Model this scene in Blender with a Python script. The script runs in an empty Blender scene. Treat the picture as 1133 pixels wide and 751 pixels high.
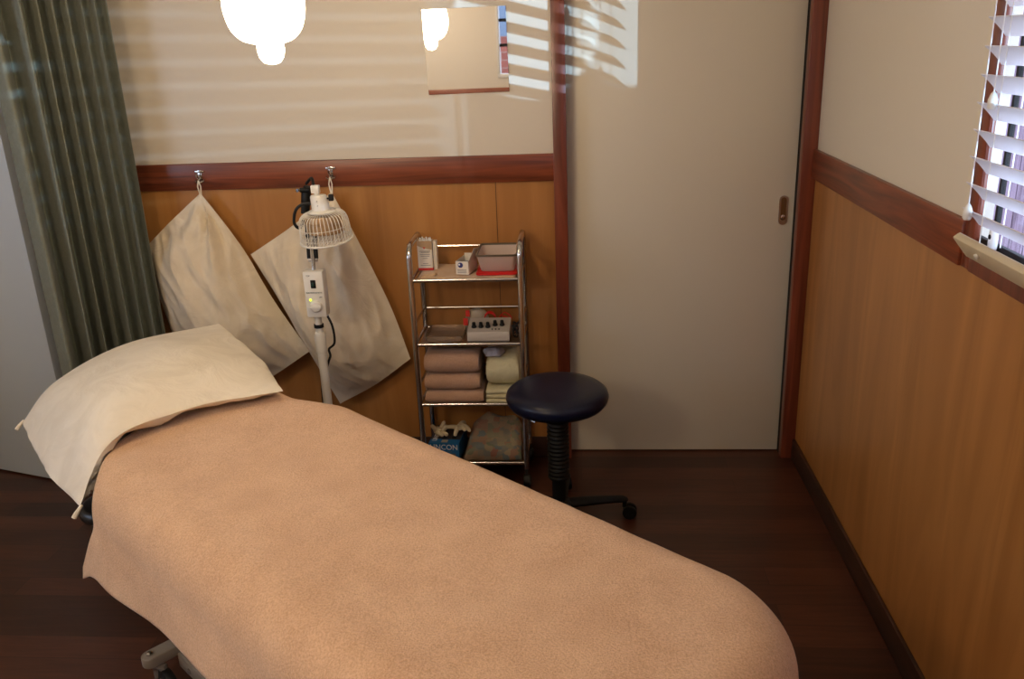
import bpy, bmesh, math, random
from mathutils import Vector, Matrix, Euler, noise
PI = math.pi
C = bpy.context.scene.collection
random.seed(7)
V = Vector

# ------------------------------------------------------------------ materials
def srgb(r, g, b):
    f = lambda c: (c/255/12.92) if c/255 <= .04045 else ((c/255+.055)/1.055)**2.4
    return (f(r), f(g), f(b), 1)

def mat(name, col, rough=.5, metal=0, spec=.5, **kw):
    m = bpy.data.materials.new(name); m.use_nodes = True
    b = m.node_tree.nodes['Principled BSDF']
    b.inputs['Base Color'].default_value = col
    b.inputs['Roughness'].default_value = rough
    b.inputs['Metallic'].default_value = metal
    b.inputs['Specular IOR Level'].default_value = spec
    for k, v in kw.items(): b.inputs[k.replace('_', ' ')].default_value = v
    return m

def ntree(m): return m.node_tree.nodes, m.node_tree.links, m.node_tree.nodes['Principled BSDF']

def coords(m, scale=(1, 1, 1), rot=(0, 0, 0)):
    N, L, B = ntree(m)
    tc = N.new('ShaderNodeTexCoord'); mp = N.new('ShaderNodeMapping')
    mp.inputs['Scale'].default_value = scale; mp.inputs['Rotation'].default_value = rot
    L.new(tc.outputs['Object'], mp.inputs['Vector'])
    return mp.outputs['Vector']

def ramp(m, fac, stops):
    N, L, B = ntree(m)
    r = N.new('ShaderNodeValToRGB'); L.new(fac, r.inputs['Fac'])
    e = r.color_ramp.elements
    e[0].position, e[0].color = stops[0]; e[1].position, e[1].color = stops[-1]
    for p, c in stops[1:-1]:
        x = e.new(p); x.color = c
    return r.outputs['Color']

def noise_tex(m, vec, scale, detail=3, rough=.5, dist=0):
    N, L, B = ntree(m)
    n = N.new('ShaderNodeTexNoise'); L.new(vec, n.inputs['Vector'])
    n.inputs['Scale'].default_value = scale; n.inputs['Detail'].default_value = detail
    n.inputs['Roughness'].default_value = rough; n.inputs['Distortion'].default_value = dist
    return n.outputs['Fac']

def bump(m, h, strength=.3, dist=.002):
    N, L, B = ntree(m)
    b = N.new('ShaderNodeBump'); b.inputs['Strength'].default_value = strength
    b.inputs['Distance'].default_value = dist
    L.new(h, b.inputs['Height']); L.new(b.outputs['Normal'], B.inputs['Normal'])

def wood(name, dark, light, scale, rough, stretch, coat=0):
    """long grain along the axis whose stretch value is small"""
    m = mat(name, light, rough)
    N, L, B = ntree(m)
    v = coords(m, stretch)
    a = noise_tex(m, v, scale, 4, .55, 1.2)
    L.new(ramp(m, a, [(.32, dark), (.68, light)]), B.inputs['Base Color'])
    B.inputs['Coat Weight'].default_value = coat
    B.inputs['Coat Roughness'].default_value = .25
    return m

M = {}
M['paint'] = mat('wall_paint', srgb(214, 204, 186), .45)
N, L, B = ntree(M['paint']); bump(M['paint'], noise_tex(M['paint'], coords(M['paint']), 180, 2), .12, .001)
M['door'] = mat('door_paint', srgb(212, 203, 184), .42)
bump(M['door'], noise_tex(M['door'], coords(M['door']), 120, 2), .08, .001)
M['ply'] = wood('plywood_panel', srgb(160, 106, 52), srgb(186, 130, 70), 1.6, .36, (5, 5, .5), .25)
M['plyr'] = wood('plywood_panel_side', srgb(150, 98, 48), srgb(180, 124, 68), 2.0, .36, (5, 3.5, .45), .25)
M['maho'] = wood('mahogany_rail', srgb(86, 38, 20), srgb(140, 70, 40), 3.5, .36, (.5, .5, 9), .2)
M['mahov'] = wood('mahogany_upright', srgb(92, 40, 24), srgb(132, 64, 40), 3.5, .36, (8, 8, .4), .2)
M['skirt'] = wood('dark_skirting', srgb(40, 22, 14), srgb(66, 38, 25), 4, .45, (.5, .5, 6))
M['dark'] = mat('dark_gap', srgb(20, 14, 12), .8)
# vinyl plank floor
m = mat('plank_floor', srgb(70, 38, 26), .34); M['floor'] = m
N, L, B = ntree(m)
v = coords(m)
br = N.new('ShaderNodeTexBrick'); L.new(v, br.inputs['Vector'])
br.inputs['Scale'].default_value = 1; br.inputs['Brick Width'].default_value = .9
br.inputs['Row Height'].default_value = .095; br.inputs['Mortar Size'].default_value = .0012
br.offset = .37
br.inputs['Color1'].default_value = (.0, .0, .0, 1); br.inputs['Color2'].default_value = (1, 1, 1, 1)
br.inputs['Mortar'].default_value = (0, 0, 0, 1)
g = noise_tex(m, coords(m, (1.5, 16, 1)), 3, 4, .6, .6)
mx = N.new('ShaderNodeMix'); mx.data_type = 'FLOAT'; mx.inputs['Factor'].default_value = .6
sp = N.new('ShaderNodeSeparateColor'); L.new(br.outputs['Color'], sp.inputs[0])
L.new(sp.outputs[0], mx.inputs[2]); L.new(g, mx.inputs[3])
L.new(ramp(m, mx.outputs[0], [(.15, srgb(40, 21, 14)), (.5, srgb(70, 38, 26)), (.85, srgb(98, 56, 39))]), B.inputs['Base Color'])
# towelling
def terry(name, a, b, scale=260):
    m = mat(name, a, .95, spec=.1)
    N, L, B = ntree(m)
    v = coords(m)
    fine = noise_tex(m, v, scale, 3, .7)
    big = noise_tex(m, v, 9, 3, .6)
    mx = N.new('ShaderNodeMix'); mx.data_type = 'FLOAT'; mx.inputs['Factor'].default_value = .3
    L.new(fine, mx.inputs[2]); L.new(big, mx.inputs[3])
    L.new(ramp(m, mx.outputs[0], [(.34, a), (.62, b)]), B.inputs['Base Color'])
    B.inputs['Sheen Weight'].default_value = .35; B.inputs['Sheen Roughness'].default_value = .5
    bump(m, fine, .8, .004)
    return m
M['terry'] = terry('peach_terry', srgb(196, 150, 112), srgb(232, 192, 154))
M['terry2'] = terry('folded_peach_terry', srgb(166, 130, 108), srgb(196, 158, 134), 300)
M['terry3'] = terry('tan_terry', srgb(188, 150, 112), srgb(222, 188, 150), 300)
def cloth(name, c, scale=8, amount=.6):
    m = mat(name, c, .85, spec=.2)
    N, L, B = ntree(m)
    v = coords(m)
    n = noise_tex(m, v, scale, 4, .6, .8)
    c2 = (c[0]*.9, c[1]*.89, c[2]*.87, 1)
    L.new(ramp(m, n, [(.35, c2), (.6, c)]), B.inputs['Base Color'])
    bump(m, n, amount, .012)
    B.inputs['Sheen Weight'].default_value = .1
    return m
M['linen'] = cloth('cream_pillowcase', srgb(236, 227, 210))
M['linen2'] = cloth('calico_pillowcase', srgb(228, 214, 190))
M['curtain'] = cloth('grey_green_curtain', srgb(132, 137, 124), 60, .15)
M['yellow_cloth'] = cloth('pale_yellow_cloth', srgb(206, 198, 164), 20)
M['lilac'] = cloth('pale_lilac_cloth', srgb(176, 174, 190), 20)
M['latex'] = mat('latex', srgb(216, 202, 172), .6)
# patterned fabric
m = mat('patterned_fabric', srgb(150, 130, 110), .9); M['pattern'] = m
N, L, B = ntree(m)
vo = N.new('ShaderNodeTexVoronoi'); vo.distance = 'CHEBYCHEV'; vo.inputs['Scale'].default_value = 42
vo.inputs['Randomness'].default_value = .75
L.new(coords(m), vo.inputs['Vector'])
sp = N.new('ShaderNodeSeparateColor'); L.new(vo.outputs['Color'], sp.inputs[0])
L.new(ramp(m, sp.outputs[0], [(0, srgb(104, 118, 124)), (.3, srgb(150, 134, 112)), (.5, srgb(150, 104, 90)), (.7, srgb(158, 144, 120)), (1, srgb(112, 120, 102))]), B.inputs['Base Color'])
M['chrome'] = mat('chrome', (.56, .55, .54, 1), .16, 1)
M['steel'] = mat('brushed_steel', (.5, .48, .45, 1), .3, 1)
M['tray'] = mat('tray_metal', srgb(150, 120, 90), .3, .8)
M['black'] = mat('black_plastic', srgb(14, 15, 16), .55, spec=.3)
M['vinyl'] = mat('navy_vinyl', srgb(12, 18, 42), .36, spec=.35)
M['blackvinyl'] = mat('black_vinyl', srgb(14, 15, 17), .35)
M['rubber'] = mat('black_rubber', srgb(12, 12, 12), .6)
M['white'] = mat('white_enamel', srgb(225, 222, 214), .35)
M['offwhite'] = mat('offwhite_plastic', srgb(214, 210, 200), .45)
M['greymetal'] = mat('grey_painted_metal', srgb(140, 130, 118), .4)
M['greyplastic'] = mat('grey_plastic', srgb(170, 160, 150), .5)
M['greyplastic2'] = mat('dark_grey_plastic', srgb(108, 102, 98), .5)
M['heater'] = mat('heater_plate', srgb(190, 160, 124), .35, .5)
M['red'] = mat('red_plastic', srgb(200, 24, 24), .4)
M['redprint'] = mat('red_print', srgb(196, 44, 36), .6)
M['card'] = mat('white_card', srgb(222, 214, 202), .7)
M['cardtan'] = mat('tan_card_print', srgb(176, 148, 118), .7)
M['print'] = mat('grey_print', srgb(110, 105, 110), .7)
M['blueprint'] = mat('blue_print', srgb(40, 48, 110), .6)
M['bluebox'] = mat('blue_card', srgb(22, 104, 168), .55)
M['darkcard'] = mat('dark_card', srgb(52, 52, 60), .6)
M['whiteprint'] = mat('white_print', srgb(225, 228, 232), .6)
M['clear'] = mat('cloudy_plastic', srgb(236, 218, 208), .3, Transmission_Weight=.5, IOR=1.15)
M['rim'] = mat('brown_rim', srgb(96, 86, 72), .4)
M['clear2'] = mat('clear_plastic', srgb(225, 205, 185), .2, Transmission_Weight=.85, IOR=1.1)
M['bag'] = mat('plastic_bag', srgb(190, 175, 155), .35, Transmission_Weight=.3)
M['green_dark'] = mat('green_switch', srgb(20, 60, 52), .3)
M['led'] = mat('lit_indicator', srgb(200, 210, 60), .4, Emission_Color=srgb(190, 220, 40), Emission_Strength=3.)
M['mirror'] = mat('mirror_silver', (.9, .9, .9, 1), .015, 1)
M['slat'] = mat('blind_slat', srgb(222, 220, 226), .4)
M['blindrail'] = mat('blind_rail', srgb(205, 190, 158), .45)
M['cord'] = mat('white_cord', srgb(235, 235, 235), .6)
M['brasskeep'] = mat('bronze_pull', srgb(128, 104, 74), .35, .8)
M['panel'] = mat('pale_laminate', srgb(204, 216, 226), .28)
M['ceiling'] = mat('ceiling_paint', srgb(226, 220, 206), .8)
m = bpy.data.materials.new('window_glass'); m.use_nodes = True; M['glass'] = m
N, L = m.node_tree.nodes, m.node_tree.links
tr_ = N.new('ShaderNodeBsdfTransparent'); gl_ = N.new('ShaderNodeBsdfGlossy'); gl_.inputs['Roughness'].default_value = .02
ms_ = N.new('ShaderNodeMixShader')
ms_.inputs[0].default_value = .05; L.new(tr_.outputs[0], ms_.inputs[1]); L.new(gl_.outputs[0], ms_.inputs[2])
L.new(ms_.outputs[0], N['Material Output'].inputs['Surface'])
M['lampglow'] = mat('lit_lamp_glass', srgb(255, 236, 200), .5, Emission_Color=(1, .78, .50, 1), Emission_Strength=40)
M['fence'] = wood('fence_board', srgb(74, 54, 70), srgb(132, 112, 132), 3, .8, (8, 8, .5))
m = mat('brickwork', srgb(170, 90, 70), .85); M['brick'] = m
N, L, B = ntree(m)
br = N.new('ShaderNodeTexBrick'); br.inputs['Scale'].default_value = 1
br.inputs['Brick Width'].default_value = .24; br.inputs['Row Height'].default_value = .086; br.inputs['Mortar Size'].default_value = .006
br.inputs['Color1'].default_value = srgb(140, 76, 58); br.inputs['Color2'].default_value = srgb(122, 64, 50); br.inputs['Mortar'].default_value = srgb(132, 100, 86)
L.new(coords(m, rot=(PI/2, 0, 0)), br.inputs['Vector']); L.new(br.outputs['Color'], B.inputs['Base Color'])
M['ground'] = mat('outside_ground', srgb(150, 145, 140), .9)
M['slate'] = mat('blue_grey_cladding', srgb(96, 108, 124), .7)

# ------------------------------------------------------------------ mesh builder
class MB:
    def __init__(s): s.bm = bmesh.new(); s.mi = 0
    def _tag(s, faces):
        for f in faces: f.material_index = s.mi
    def box(s, lo, hi, bev=0, rot=None, seg=2):
        lo, hi = V(lo), V(hi); c = (lo+hi)/2; d = hi-lo
        r = bmesh.ops.create_cube(s.bm, size=1)
        vs = r['verts']
        for v in vs: v.co = V((v.co.x*d.x, v.co.y*d.y, v.co.z*d.z))
        fs = list({f for v in vs for f in v.link_faces}); s._tag(fs)
        if bev:
            es = list({e for v in vs for e in v.link_edges})
            rr = bmesh.ops.bevel(s.bm, geom=es, offset=bev, segments=seg, affect='EDGES', profile=.5)
            vs = list({v for f in rr['faces'] for v in f.verts} | {v for v in vs if v.is_valid}); s._tag(rr['faces'])
        R = rot if rot else Matrix.Identity(3)
        for v in vs: v.co = R @ v.co + c
        return s
    def ring(s, p, a, b, r, n):
        return [s.bm.verts.new(p + a*(r*math.cos(2*PI*i/n)) + b*(r*math.sin(2*PI*i/n))) for i in range(n)]
    def skin(s, rings, caps=True, closed=False):
        n = len(rings[0])
        pr = list(zip(rings, rings[1:])) + ([(rings[-1], rings[0])] if closed else [])
        for A, Bq in pr:
            for i in range(n):
                f = s.bm.faces.new((A[i], A[(i+1) % n], Bq[(i+1) % n], Bq[i])); f.material_index = s.mi
        if caps and not closed:
            f = s.bm.faces.new(list(reversed(rings[0]))); f.material_index = s.mi
            f = s.bm.faces.new(rings[-1]); f.material_index = s.mi
    def tube(s, pts, r, n=10, closed=False, smooth=0):
        pts = [V(p) for p in pts]
        if smooth: pts = catmull(pts, smooth, closed)
        rings = []; prev = None
        m = len(pts)
        for i, p in enumerate(pts):
            if closed: t = (pts[(i+1) % m]-pts[i-1]).normalized()
            else: t = (pts[min(i+1, m-1)]-pts[max(i-1, 0)]).normalized()
            if prev is None:
                a = t.orthogonal().normalized()
            else:
                a = (prev - t*prev.dot(t)).normalized()
            prev = a
            rr = r[i] if isinstance(r, (list, tuple)) else r
            rings.append(s.ring(p, a, t.cross(a), rr, n))
        s.skin(rings, True, closed)
        return s
    def cyl(s, p0, p1, r, n=16): return s.tube([p0, p1], r, n)
    def lathe(s, c, prof, n=32, axis=(0, 0, 1)):
        c = V(c); ax = V(axis).normalized(); a = ax.orthogonal().normalized(); b = ax.cross(a)
        if abs(ax.z) > .99: a, b = V((1, 0, 0)), V((0, 1, 0))*(1 if ax.z > 0 else -1)
        s.skin([s.ring(c+ax*h, a, b, max(r, 1e-4), n) for r, h in prof])
        return s
    def grid(s, fn, nu, nv, thick=None):
        g = [[s.bm.verts.new(fn(i/nu, j/nv)) for j in range(nv+1)] for i in range(nu+1)]
        for i in range(nu):
            for j in range(nv):
                f = s.bm.faces.new((g[i][j], g[i+1][j], g[i+1][j+1], g[i][j+1])); f.material_index = s.mi
        return g
    def prism(s, poly, d):
        """polygon (list of points) extruded by vector d"""
        d = V(d)
        a = [s.bm.verts.new(V(p)) for p in poly]; b = [s.bm.verts.new(V(p)+d) for p in poly]
        s.skin([a, b]); return s
    def build(s, name, mats, parent=None, loc=(0, 0, 0), smooth=True, solid=0, offs=-1, sub=0):
        bmesh.ops.recalc_face_normals(s.bm, faces=s.bm.faces)
        loc = V(loc)
        off = loc.copy()
        p = parent
        while p is not None: off = V(p.location)+off; p = p.parent
        for v in s.bm.verts: v.co -= off
        me = bpy.data.meshes.new(name); s.bm.to_mesh(me); s.bm.free()
        for mm in (mats if isinstance(mats, (list, tuple)) else [mats]): me.materials.append(M[mm])
        o = bpy.data.objects.new(name, me); C.objects.link(o); o.location = loc
        if parent: o.parent = parent
        if smooth:
            for f in me.polygons: f.use_smooth = True
            try: me.set_sharp_from_angle(angle=math.radians(38))
            except Exception: pass
        if solid:
            md = o.modifiers.new('thickness', 'SOLIDIFY'); md.thickness = solid; md.offset = offs
        if sub:
            md = o.modifiers.new('sub', 'SUBSURF'); md.levels = md.render_levels = sub
        return o

def catmull(P, k, closed=False):
    out = []; n = len(P)
    rng = range(n if closed else n-1)
    for i in rng:
        p0 = P[i-1] if (i > 0 or closed) else P[0]*2-P[1]
        p1, p2 = P[i], P[(i+1) % n]
        p3 = P[(i+2) % n] if (i+2 < n or closed) else P[-1]*2-P[-2]
        for j in range(k):
            t = j/k
            out.append(.5*((2*p1)+(p2-p0)*t+(2*p0-5*p1+4*p2-p3)*t*t+(3*p1-p0-3*p2+p3)*t**3))
    if not closed: out.append(P[-1])
    return out

def spl(P, t):
    """catmull point at t in [0,1] through list P"""
    n = len(P)-1; x = min(max(t, 0), 1)*n; i = min(int(x), n-1); f = x-i
    p1, p2 = P[i], P[i+1]
    p0 = P[i-1] if i > 0 else p1*2-p2
    p3 = P[i+2] if i+2 <= n else p2*2-p1
    return .5*((2*p1)+(p2-p0)*f+(2*p0-5*p1+4*p2-p3)*f*f+(3*p1-p0-3*p2+p3)*f**3)

def tag(o, label=None, cat=None, group=None, kind=None):
    if label: o['label'] = label
    if cat: o['category'] = cat
    if group: o['group'] = group
    if kind: o['kind'] = kind
    return o
def thing(name, label, cat, loc, group=None):
    o = bpy.data.objects.new(name, None); C.objects.link(o); o.location = V(loc); o.empty_display_size = .05
    return tag(o, label, cat, group)
def struct(o, label, cat): return tag(o, label, cat, kind='structure')
def rotz(a): return Matrix.Rotation(a, 3, 'Z')
def text_mesh(txt, size, mtx, name, matname, parent, depth=.0004, sx=1):
    cu = bpy.data.curves.new(name, 'FONT'); cu.body = txt; cu.size = size; cu.extrude = depth
    cu.align_x = 'CENTER'; cu.align_y = 'CENTER'
    tmp = bpy.data.objects.new('tmp', cu); C.objects.link(tmp)
    dg = bpy.context.evaluated_depsgraph_get()
    me = bpy.data.meshes.new_from_object(tmp.evaluated_get(dg))
    bpy.data.objects.remove(tmp)
    off = V((0, 0, 0)); p = parent
    while p is not None: off += V(p.location); p = p.parent
    for v in me.vertices: v.co = (mtx @ V((v.co.x*sx, v.co.y, v.co.z))) - off
    me.materials.clear(); me.materials.append(M[matname])
    o = bpy.data.objects.new(name, me); C.objects.link(o); o.parent = parent
    return o
def frame_mtx(origin, xa, ya):
    xa, ya = V(xa).normalized(), V(ya).normalized(); za = xa.cross(ya)
    return Matrix(((xa.x, ya.x, za.x, origin[0]), (xa.y, ya.y, za.y, origin[1]), (xa.z, ya.z, za.z, origin[2]), (0, 0, 0, 1)))

# ------------------------------------------------------------------ room
XL, XR, YB, YF, ZC = -2.78, .835, 3.14, -1.0, 2.45
b = MB(); b.box((XL-.1, YF-.1, -.06), (XR+.1, YB+.25, 0))
struct(b.build('floor', 'floor', smooth=False), 'dark brown timber-look plank floor', 'floor')
b = MB(); b.box((XL-.1, YF-.1, ZC), (XR+.1, YB+.25, ZC+.06))
struct(b.build('ceiling', 'ceiling', smooth=False), 'cream painted ceiling', 'ceiling')
# back wall: solid left of the doorway, panel below rail
b = MB(); b.box((XL-.1, YB, 1.16), (-.05, YB+.12, ZC)); b.box((-.05, YB, 2.08), (XR+.1, YB+.12, ZC))
b.mi = 1; b.box((XL-.1, YB, 0), (-.05, YB+.12, 1.16))
struct(b.build('wall_back', ['paint', 'ply'], smooth=False), 'cream back wall with yellow plywood panelling below the rail', 'wall')
b = MB(); b.box((-.3025, YB-.0012, .09), (-.3005, YB, 1.115))
struct(b.build('trim_5', 'skirt', smooth=False), 'thin joint between two plywood sheets', 'trim')
b = MB(); b.box((XL, YB-.016, 1.113), (-.085, YB, 1.21), .003)
struct(b.build('trim_1', 'maho'), 'red-brown timber chair rail across the back wall', 'trim')
b = MB(); b.box((-.088, YB-.02, 0), (-.04, YB+.10, 2.08), .003)
b.box((-.09, YB-.02, 2.08), (XR, YB+.10, 2.13), .003)
b.box((.783, YB-.02, 0), (XR, YB+.018, 2.08), .003)
b.mi = 1; b.box((.7845, YB+.018, 0), (XR, YB+.12, 2.08))
struct(b.build('trim_2', ['mahov', 'dark']), 'red-brown timber frame around the sliding door', 'trim')
b = MB(); b.box((-.1, YB+.13, 0), (XR+.1, YB+.25, ZC))
struct(b.build('wall_beyond', 'dark', smooth=False), 'dark space behind the sliding door', 'wall')
b = MB(); b.box((XL, YB-.012, 0), (-.088, YB, .09), .003)
struct(b.build('baseboard_back', 'skirt'), 'dark brown skirting board under the plywood panelling', 'baseboard')
# sliding door
b = MB(); b.box((-.045, YB+.045, .006), (.783, YB+.08, 2.08), .002)
d = struct(b.build('door_1', 'door'), 'plain cream sliding door', 'door')
# recessed pull
def stadium(cx, cz, w, h, n=10):
    r = w/2; P = []
    for i in range(n+1):
        a = PI*i/n; P.append((cx+r*math.cos(a), cz+h/2-r+r*math.sin(a)))
    for i in range(n+1):
        a = PI+PI*i/n; P.append((cx+r*math.cos(a), cz-h/2+r+r*math.sin(a)))
    return P
b = MB(); y0 = YB+.045
b.prism([(x, y0+.001, z) for x, z in stadium(.745, .975, .033, .108)], (0, -.003, 0))
hd = b.build('door_pull', 'steel', d); hd['label'] = 'recessed metal finger pull'
b = MB(); b.prism([(x, y0-.0015, z) for x, z in stadium(.745, .98, .019, .085)], (0, -.0012, 0)); b.build('recess', 'brasskeep', hd)
b = MB(); b.lathe((.745, y0-.002, .95), [(.0085, 0), (.0085, .003), (.006, .004)], 16, (0, -1, 0)); b.build('turn_button', 'chrome', hd)

# right wall with window opening
WY0, WY1, WZ0, WZ1 = .62, 1.838, 1.16, 2.02
b = MB()
b.box((XR, WY1+.035, 1.14), (XR+.04, YB+.25, ZC)); b.box((XR, YF-.1, 1.14), (XR+.04, WY0-.02, ZC))
b.box((XR, WY0-.02, WZ1+.02), (XR+.04, WY1+.02, ZC))
b.mi = 1; b.box((XR, YF-.1, 0), (XR+.04, YB+.25, 1.14))
struct(b.build('wall_right', ['paint', 'plyr'], smooth=False), 'right wall, cream above and plywood below', 'wall')
b = MB(); b.box((XR-.016, WY1+.045, 1.10), (XR, YB-.02, 1.20), .003); b.box((XR-.016, YF, 1.10), (XR, WY0-.05, 1.20), .003)
struct(b.build('trim_3', 'maho'), 'red-brown timber chair rail along the right wall', 'trim')
b = MB(); b.box((XR-.012, YF, 0), (XR, YB-.02, .085), .003)
struct(b.build('baseboard_right', 'skirt'), 'dark skirting board along the right wall', 'baseboard')
w1 = struct(bpy.data.objects.new('window_1', None), 'timber framed window behind the white venetian blind', 'window'); C.objects.link(w1)
w1.location = (XR, (WY0+WY1)/2, WZ0)
b = MB()
b.box((XR-.010, WY1, 1.10), (XR+.003, WY1+.045, WZ1+.05), .002); b.box((XR-.010, WY0-.045, 1.10), (XR+.003, WY0, WZ1+.05), .002)
b.box((XR-.014, WY0, 1.10), (XR+.035, WY1, WZ0), .002); b.box((XR-.010, WY0, WZ1), (XR+.003, WY1, WZ1+.05), .002)
b.build('window_frame', 'mahov', w1)
b = MB()
for z in (WZ0+.006, WZ1-.006): b.box((XR+.006, WY0-.02, z-.006), (XR+.016, WY1+.02, z+.006), .001)
for y in (WY0+.006, .98, 1.79): b.box((XR+.006, y-.005, WZ0), (XR+.016, y+.005, WZ1), .001)
b.build('sash', 'dark', w1)
b = MB(); b.box((XR+.009, WY0-.02, WZ0), (XR+.012, WY1+.02, WZ1)); b.build('pane', 'glass', w1)
b = MB(); b.box((XR-.012, 1.752, WZ0+.0015), (XR+.002, 1.774, WZ0+.046), .006, seg=3); lt = b.build('window_latch', 'white', w1); lt['label'] = 'white plastic window latch'
b = MB(); b.lathe((XR-.0115, 1.763, WZ0+.030), [(.005, 0), (.005, .002)], 12, (-1, 0, 0)); b.build('latch_hole', 'black', lt)
# rear and left walls
b = MB()
RX0, RX1, RZ0, RZ1 = -.62, .55, 1.34, 2.1
b.box((XL, YF-.12, 1.15), (RX0, YF, ZC)); b.box((RX1, YF-.12, 1.15), (XR, YF, ZC))
b.box((RX0, YF-.12, RZ1), (RX1, YF, ZC)); b.box((RX0, YF-.12, 1.15), (RX1, YF, RZ0))
b.mi = 1; b.box((XL, YF-.12, 0), (XR, YF, 1.15))
struct(b.build('wall_front', ['paint', 'ply'], smooth=False), 'wall behind the viewer, cream above plywood', 'wall')
b = MB(); b.box((XL, YF, 1.11), (XR-.02, YF+.016, 1.235), .003)
struct(b.build('trim_4', 'maho'), 'red-brown chair rail on the wall behind the viewer', 'trim')
w2 = struct(bpy.data.objects.new('window_2', None), 'window on the wall behind the viewer', 'window'); C.objects.link(w2); w2.location = (0, YF, RZ0)
b = MB()
b.box((RX0-.02, YF-.12, RZ0-.03), (RX1+.02, YF+.01, RZ0), .002); b.box((RX0-.02, YF-.12, RZ1), (RX1+.02, YF+.01, RZ1+.03), .002)
b.box((RX0-.02, YF-.12, RZ0), (RX0, YF+.01, RZ1), .002); b.box((RX1, YF-.12, RZ0), (RX1+.02, YF+.01, RZ1), .002)
b.build('window_frame', 'offwhite', w2)
b = MB()
for z in (1.56, 1.75, 1.93): b.box((RX0, YF-.06, z-.012), (RX1, YF-.04, z+.012))
b.build('glazing_bars', 'black', w2)
b = MB()
for lo, hi in (((YF-.12, 0), (.3, ZC)), ((1.7, 0), (YB, ZC)), ((.3, 0), (1.7, 1.05)), ((.3, 2.1), (1.7, ZC))):
    b.box((XL-.1, lo[0], lo[1]), (XL, hi[0], hi[1]))
struct(b.build('wall_left', 'paint', smooth=False), 'cream left wall', 'wall')
w3 = struct(bpy.data.objects.new('added_window', None), 'added unseen window in the left wall, for extra daylight', 'window'); C.objects.link(w3); w3.location = (XL, 1, 1.05)  # unseen opening, added so cool sky light reaches the left side
b = MB(); b.box((XL-.07, .3, 1.05), (XL-.04, .34, 2.1)); b.box((XL-.07, 1.66, 1.05), (XL-.04, 1.7, 2.1)); b.box((XL-.07, .34, 1.05), (XL-.04, 1.66, 1.09)); b.box((XL-.07, .34, 2.06), (XL-.04, 1.66, 2.1))
b.build('window_frame', 'offwhite', w3)
b = MB(); b.box((XL-1.35, YF-.6, ZC+.06), (XL-.1, YB+.4, ZC+.12)); struct(b.build('sun_blocker', 'offwhite', smooth=False), 'added unseen slab keeping direct sun out of the left wall opening', 'sun blocker')  # unseen slab, added only to stop direct sun entering from the left
# outside
b = MB(); b.box((-8, -9, -.3), (14, 8, -.08))
struct(b.build('ground', 'ground', smooth=False), 'pale ground outside', 'ground')
b = MB()
for i in range(40):
    y = 2.2+i*.16; h = 1.82+.04*random.random()
    b.box((2.4, y, -.08), (2.425, y+.150, h))
b.box((2.425, 2.2, .3), (2.47, 8.6, .38)); b.box((2.425, 2.2, 1.4), (2.47, 8.6, 1.48))
tag(b.build('timber_fence', 'fence', loc=(2.4, 5.4, -.08), smooth=False), 'mauve-grey timber fence seen through the window blind', 'fence')
b = MB(); b.box((-4, -4.2, -.08), (3, -4.0, 1.64)); b.mi = 1; b.box((-4, -4.2, 1.64), (3, -4.0, 3.2))
tag(b.build('neighbouring_building', ['brick', 'slate'], loc=(-.5, -4.1, -.08), smooth=False), 'brick building outside, reflected in the small square mirror', 'building')

# ------------------------------------------------------------------ white panel door ajar at the left
pa, pb = V((-1.97, 2.905, 0)), V((-2.72, 3.135, 0))
dv = (pb-pa).normalized(); ang = math.atan2(dv.y, dv.x)
b = MB(); c = (pa+pb)/2; ln = (pb-pa).length
b.box((c.x-ln/2, c.y-.019, .008), (c.x+ln/2, c.y+.019, 2.05), .002, rotz(ang))
struct(b.build('door_2', 'panel'), 'pale white door standing ajar behind the curtain', 'door')

# ------------------------------------------------------------------ curtain
b = MB()
A, Bc = V((-1.605, 3.05, 0)), V((-1.90, 2.80, 0))
t_ = (Bc-A); nrm = V((-t_.y, t_.x, 0)).normalized()
if nrm.y > 0: nrm = -nrm
folds = [0, .04, .10, .14, .20, .25, .30, .38, .42, .50, .54, .62, .67, .77, .84, 1.0]
def curt(u, v):
    k = 0
    while k < len(folds)-2 and u > folds[k+1]: k += 1
    f = (u-folds[k])/(folds[k+1]-folds[k])
    ph = (k+f)*PI
    amp = .036+.030*u
    z = .10+2.25*v
    amp *= .7+.5*(1-v)
    w = .016*math.sin(u*9+v*2.2)+.006*math.sin(u*23-v*3.1)
    side = .010*math.sin(ph*1.0+1.2+v*1.3)*(1-v*.4)
    p = A + t_*(u) + nrm*(amp*math.sin(ph)+.03*u+w) + t_.normalized()*side
    p.z = z
    return p
b.grid(curt, 150, 40)
cu = b.build('curtain', 'curtain', loc=(-1.75, 2.93, .1), solid=.002)
tag(cu, 'grey-green fabric curtain hanging in narrow folds at the left', 'curtain')
b = MB(); b.tube([(-1.5, 3.12, 2.38), (-1.6, 3.0, 2.38), (-2.0, 2.66, 2.38), (-2.4, 2.3, 2.38)], .012, 8)
for i in range(5):
    q = V((-1.6, 3.0, 2.38)).lerp(V((-2.0, 2.66, 2.38)), i/5); b.cyl(q, q+V((0, 0, .07)), .004, 6)
b.build('curtain_rail', 'steel'); tag(bpy.data.objects['curtain_rail'], 'metal track the grey-green curtain hangs from', 'curtain rail')

# ------------------------------------------------------------------ mirror
b = MB(); ym = YB-.001
b.prism([(-.530, ym, 1.708), (-.2405, ym, 1.710), (-.2375, ym, 1.428), (-.524, ym, 1.426)], (0, -.004, 0))
mr = b.build('wall_mirror', 'mirror', loc=(-.383, YB-.002, 1.427), smooth=False)
tag(mr, 'small frameless square mirror tile on the cream back wall', 'mirror')

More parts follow.
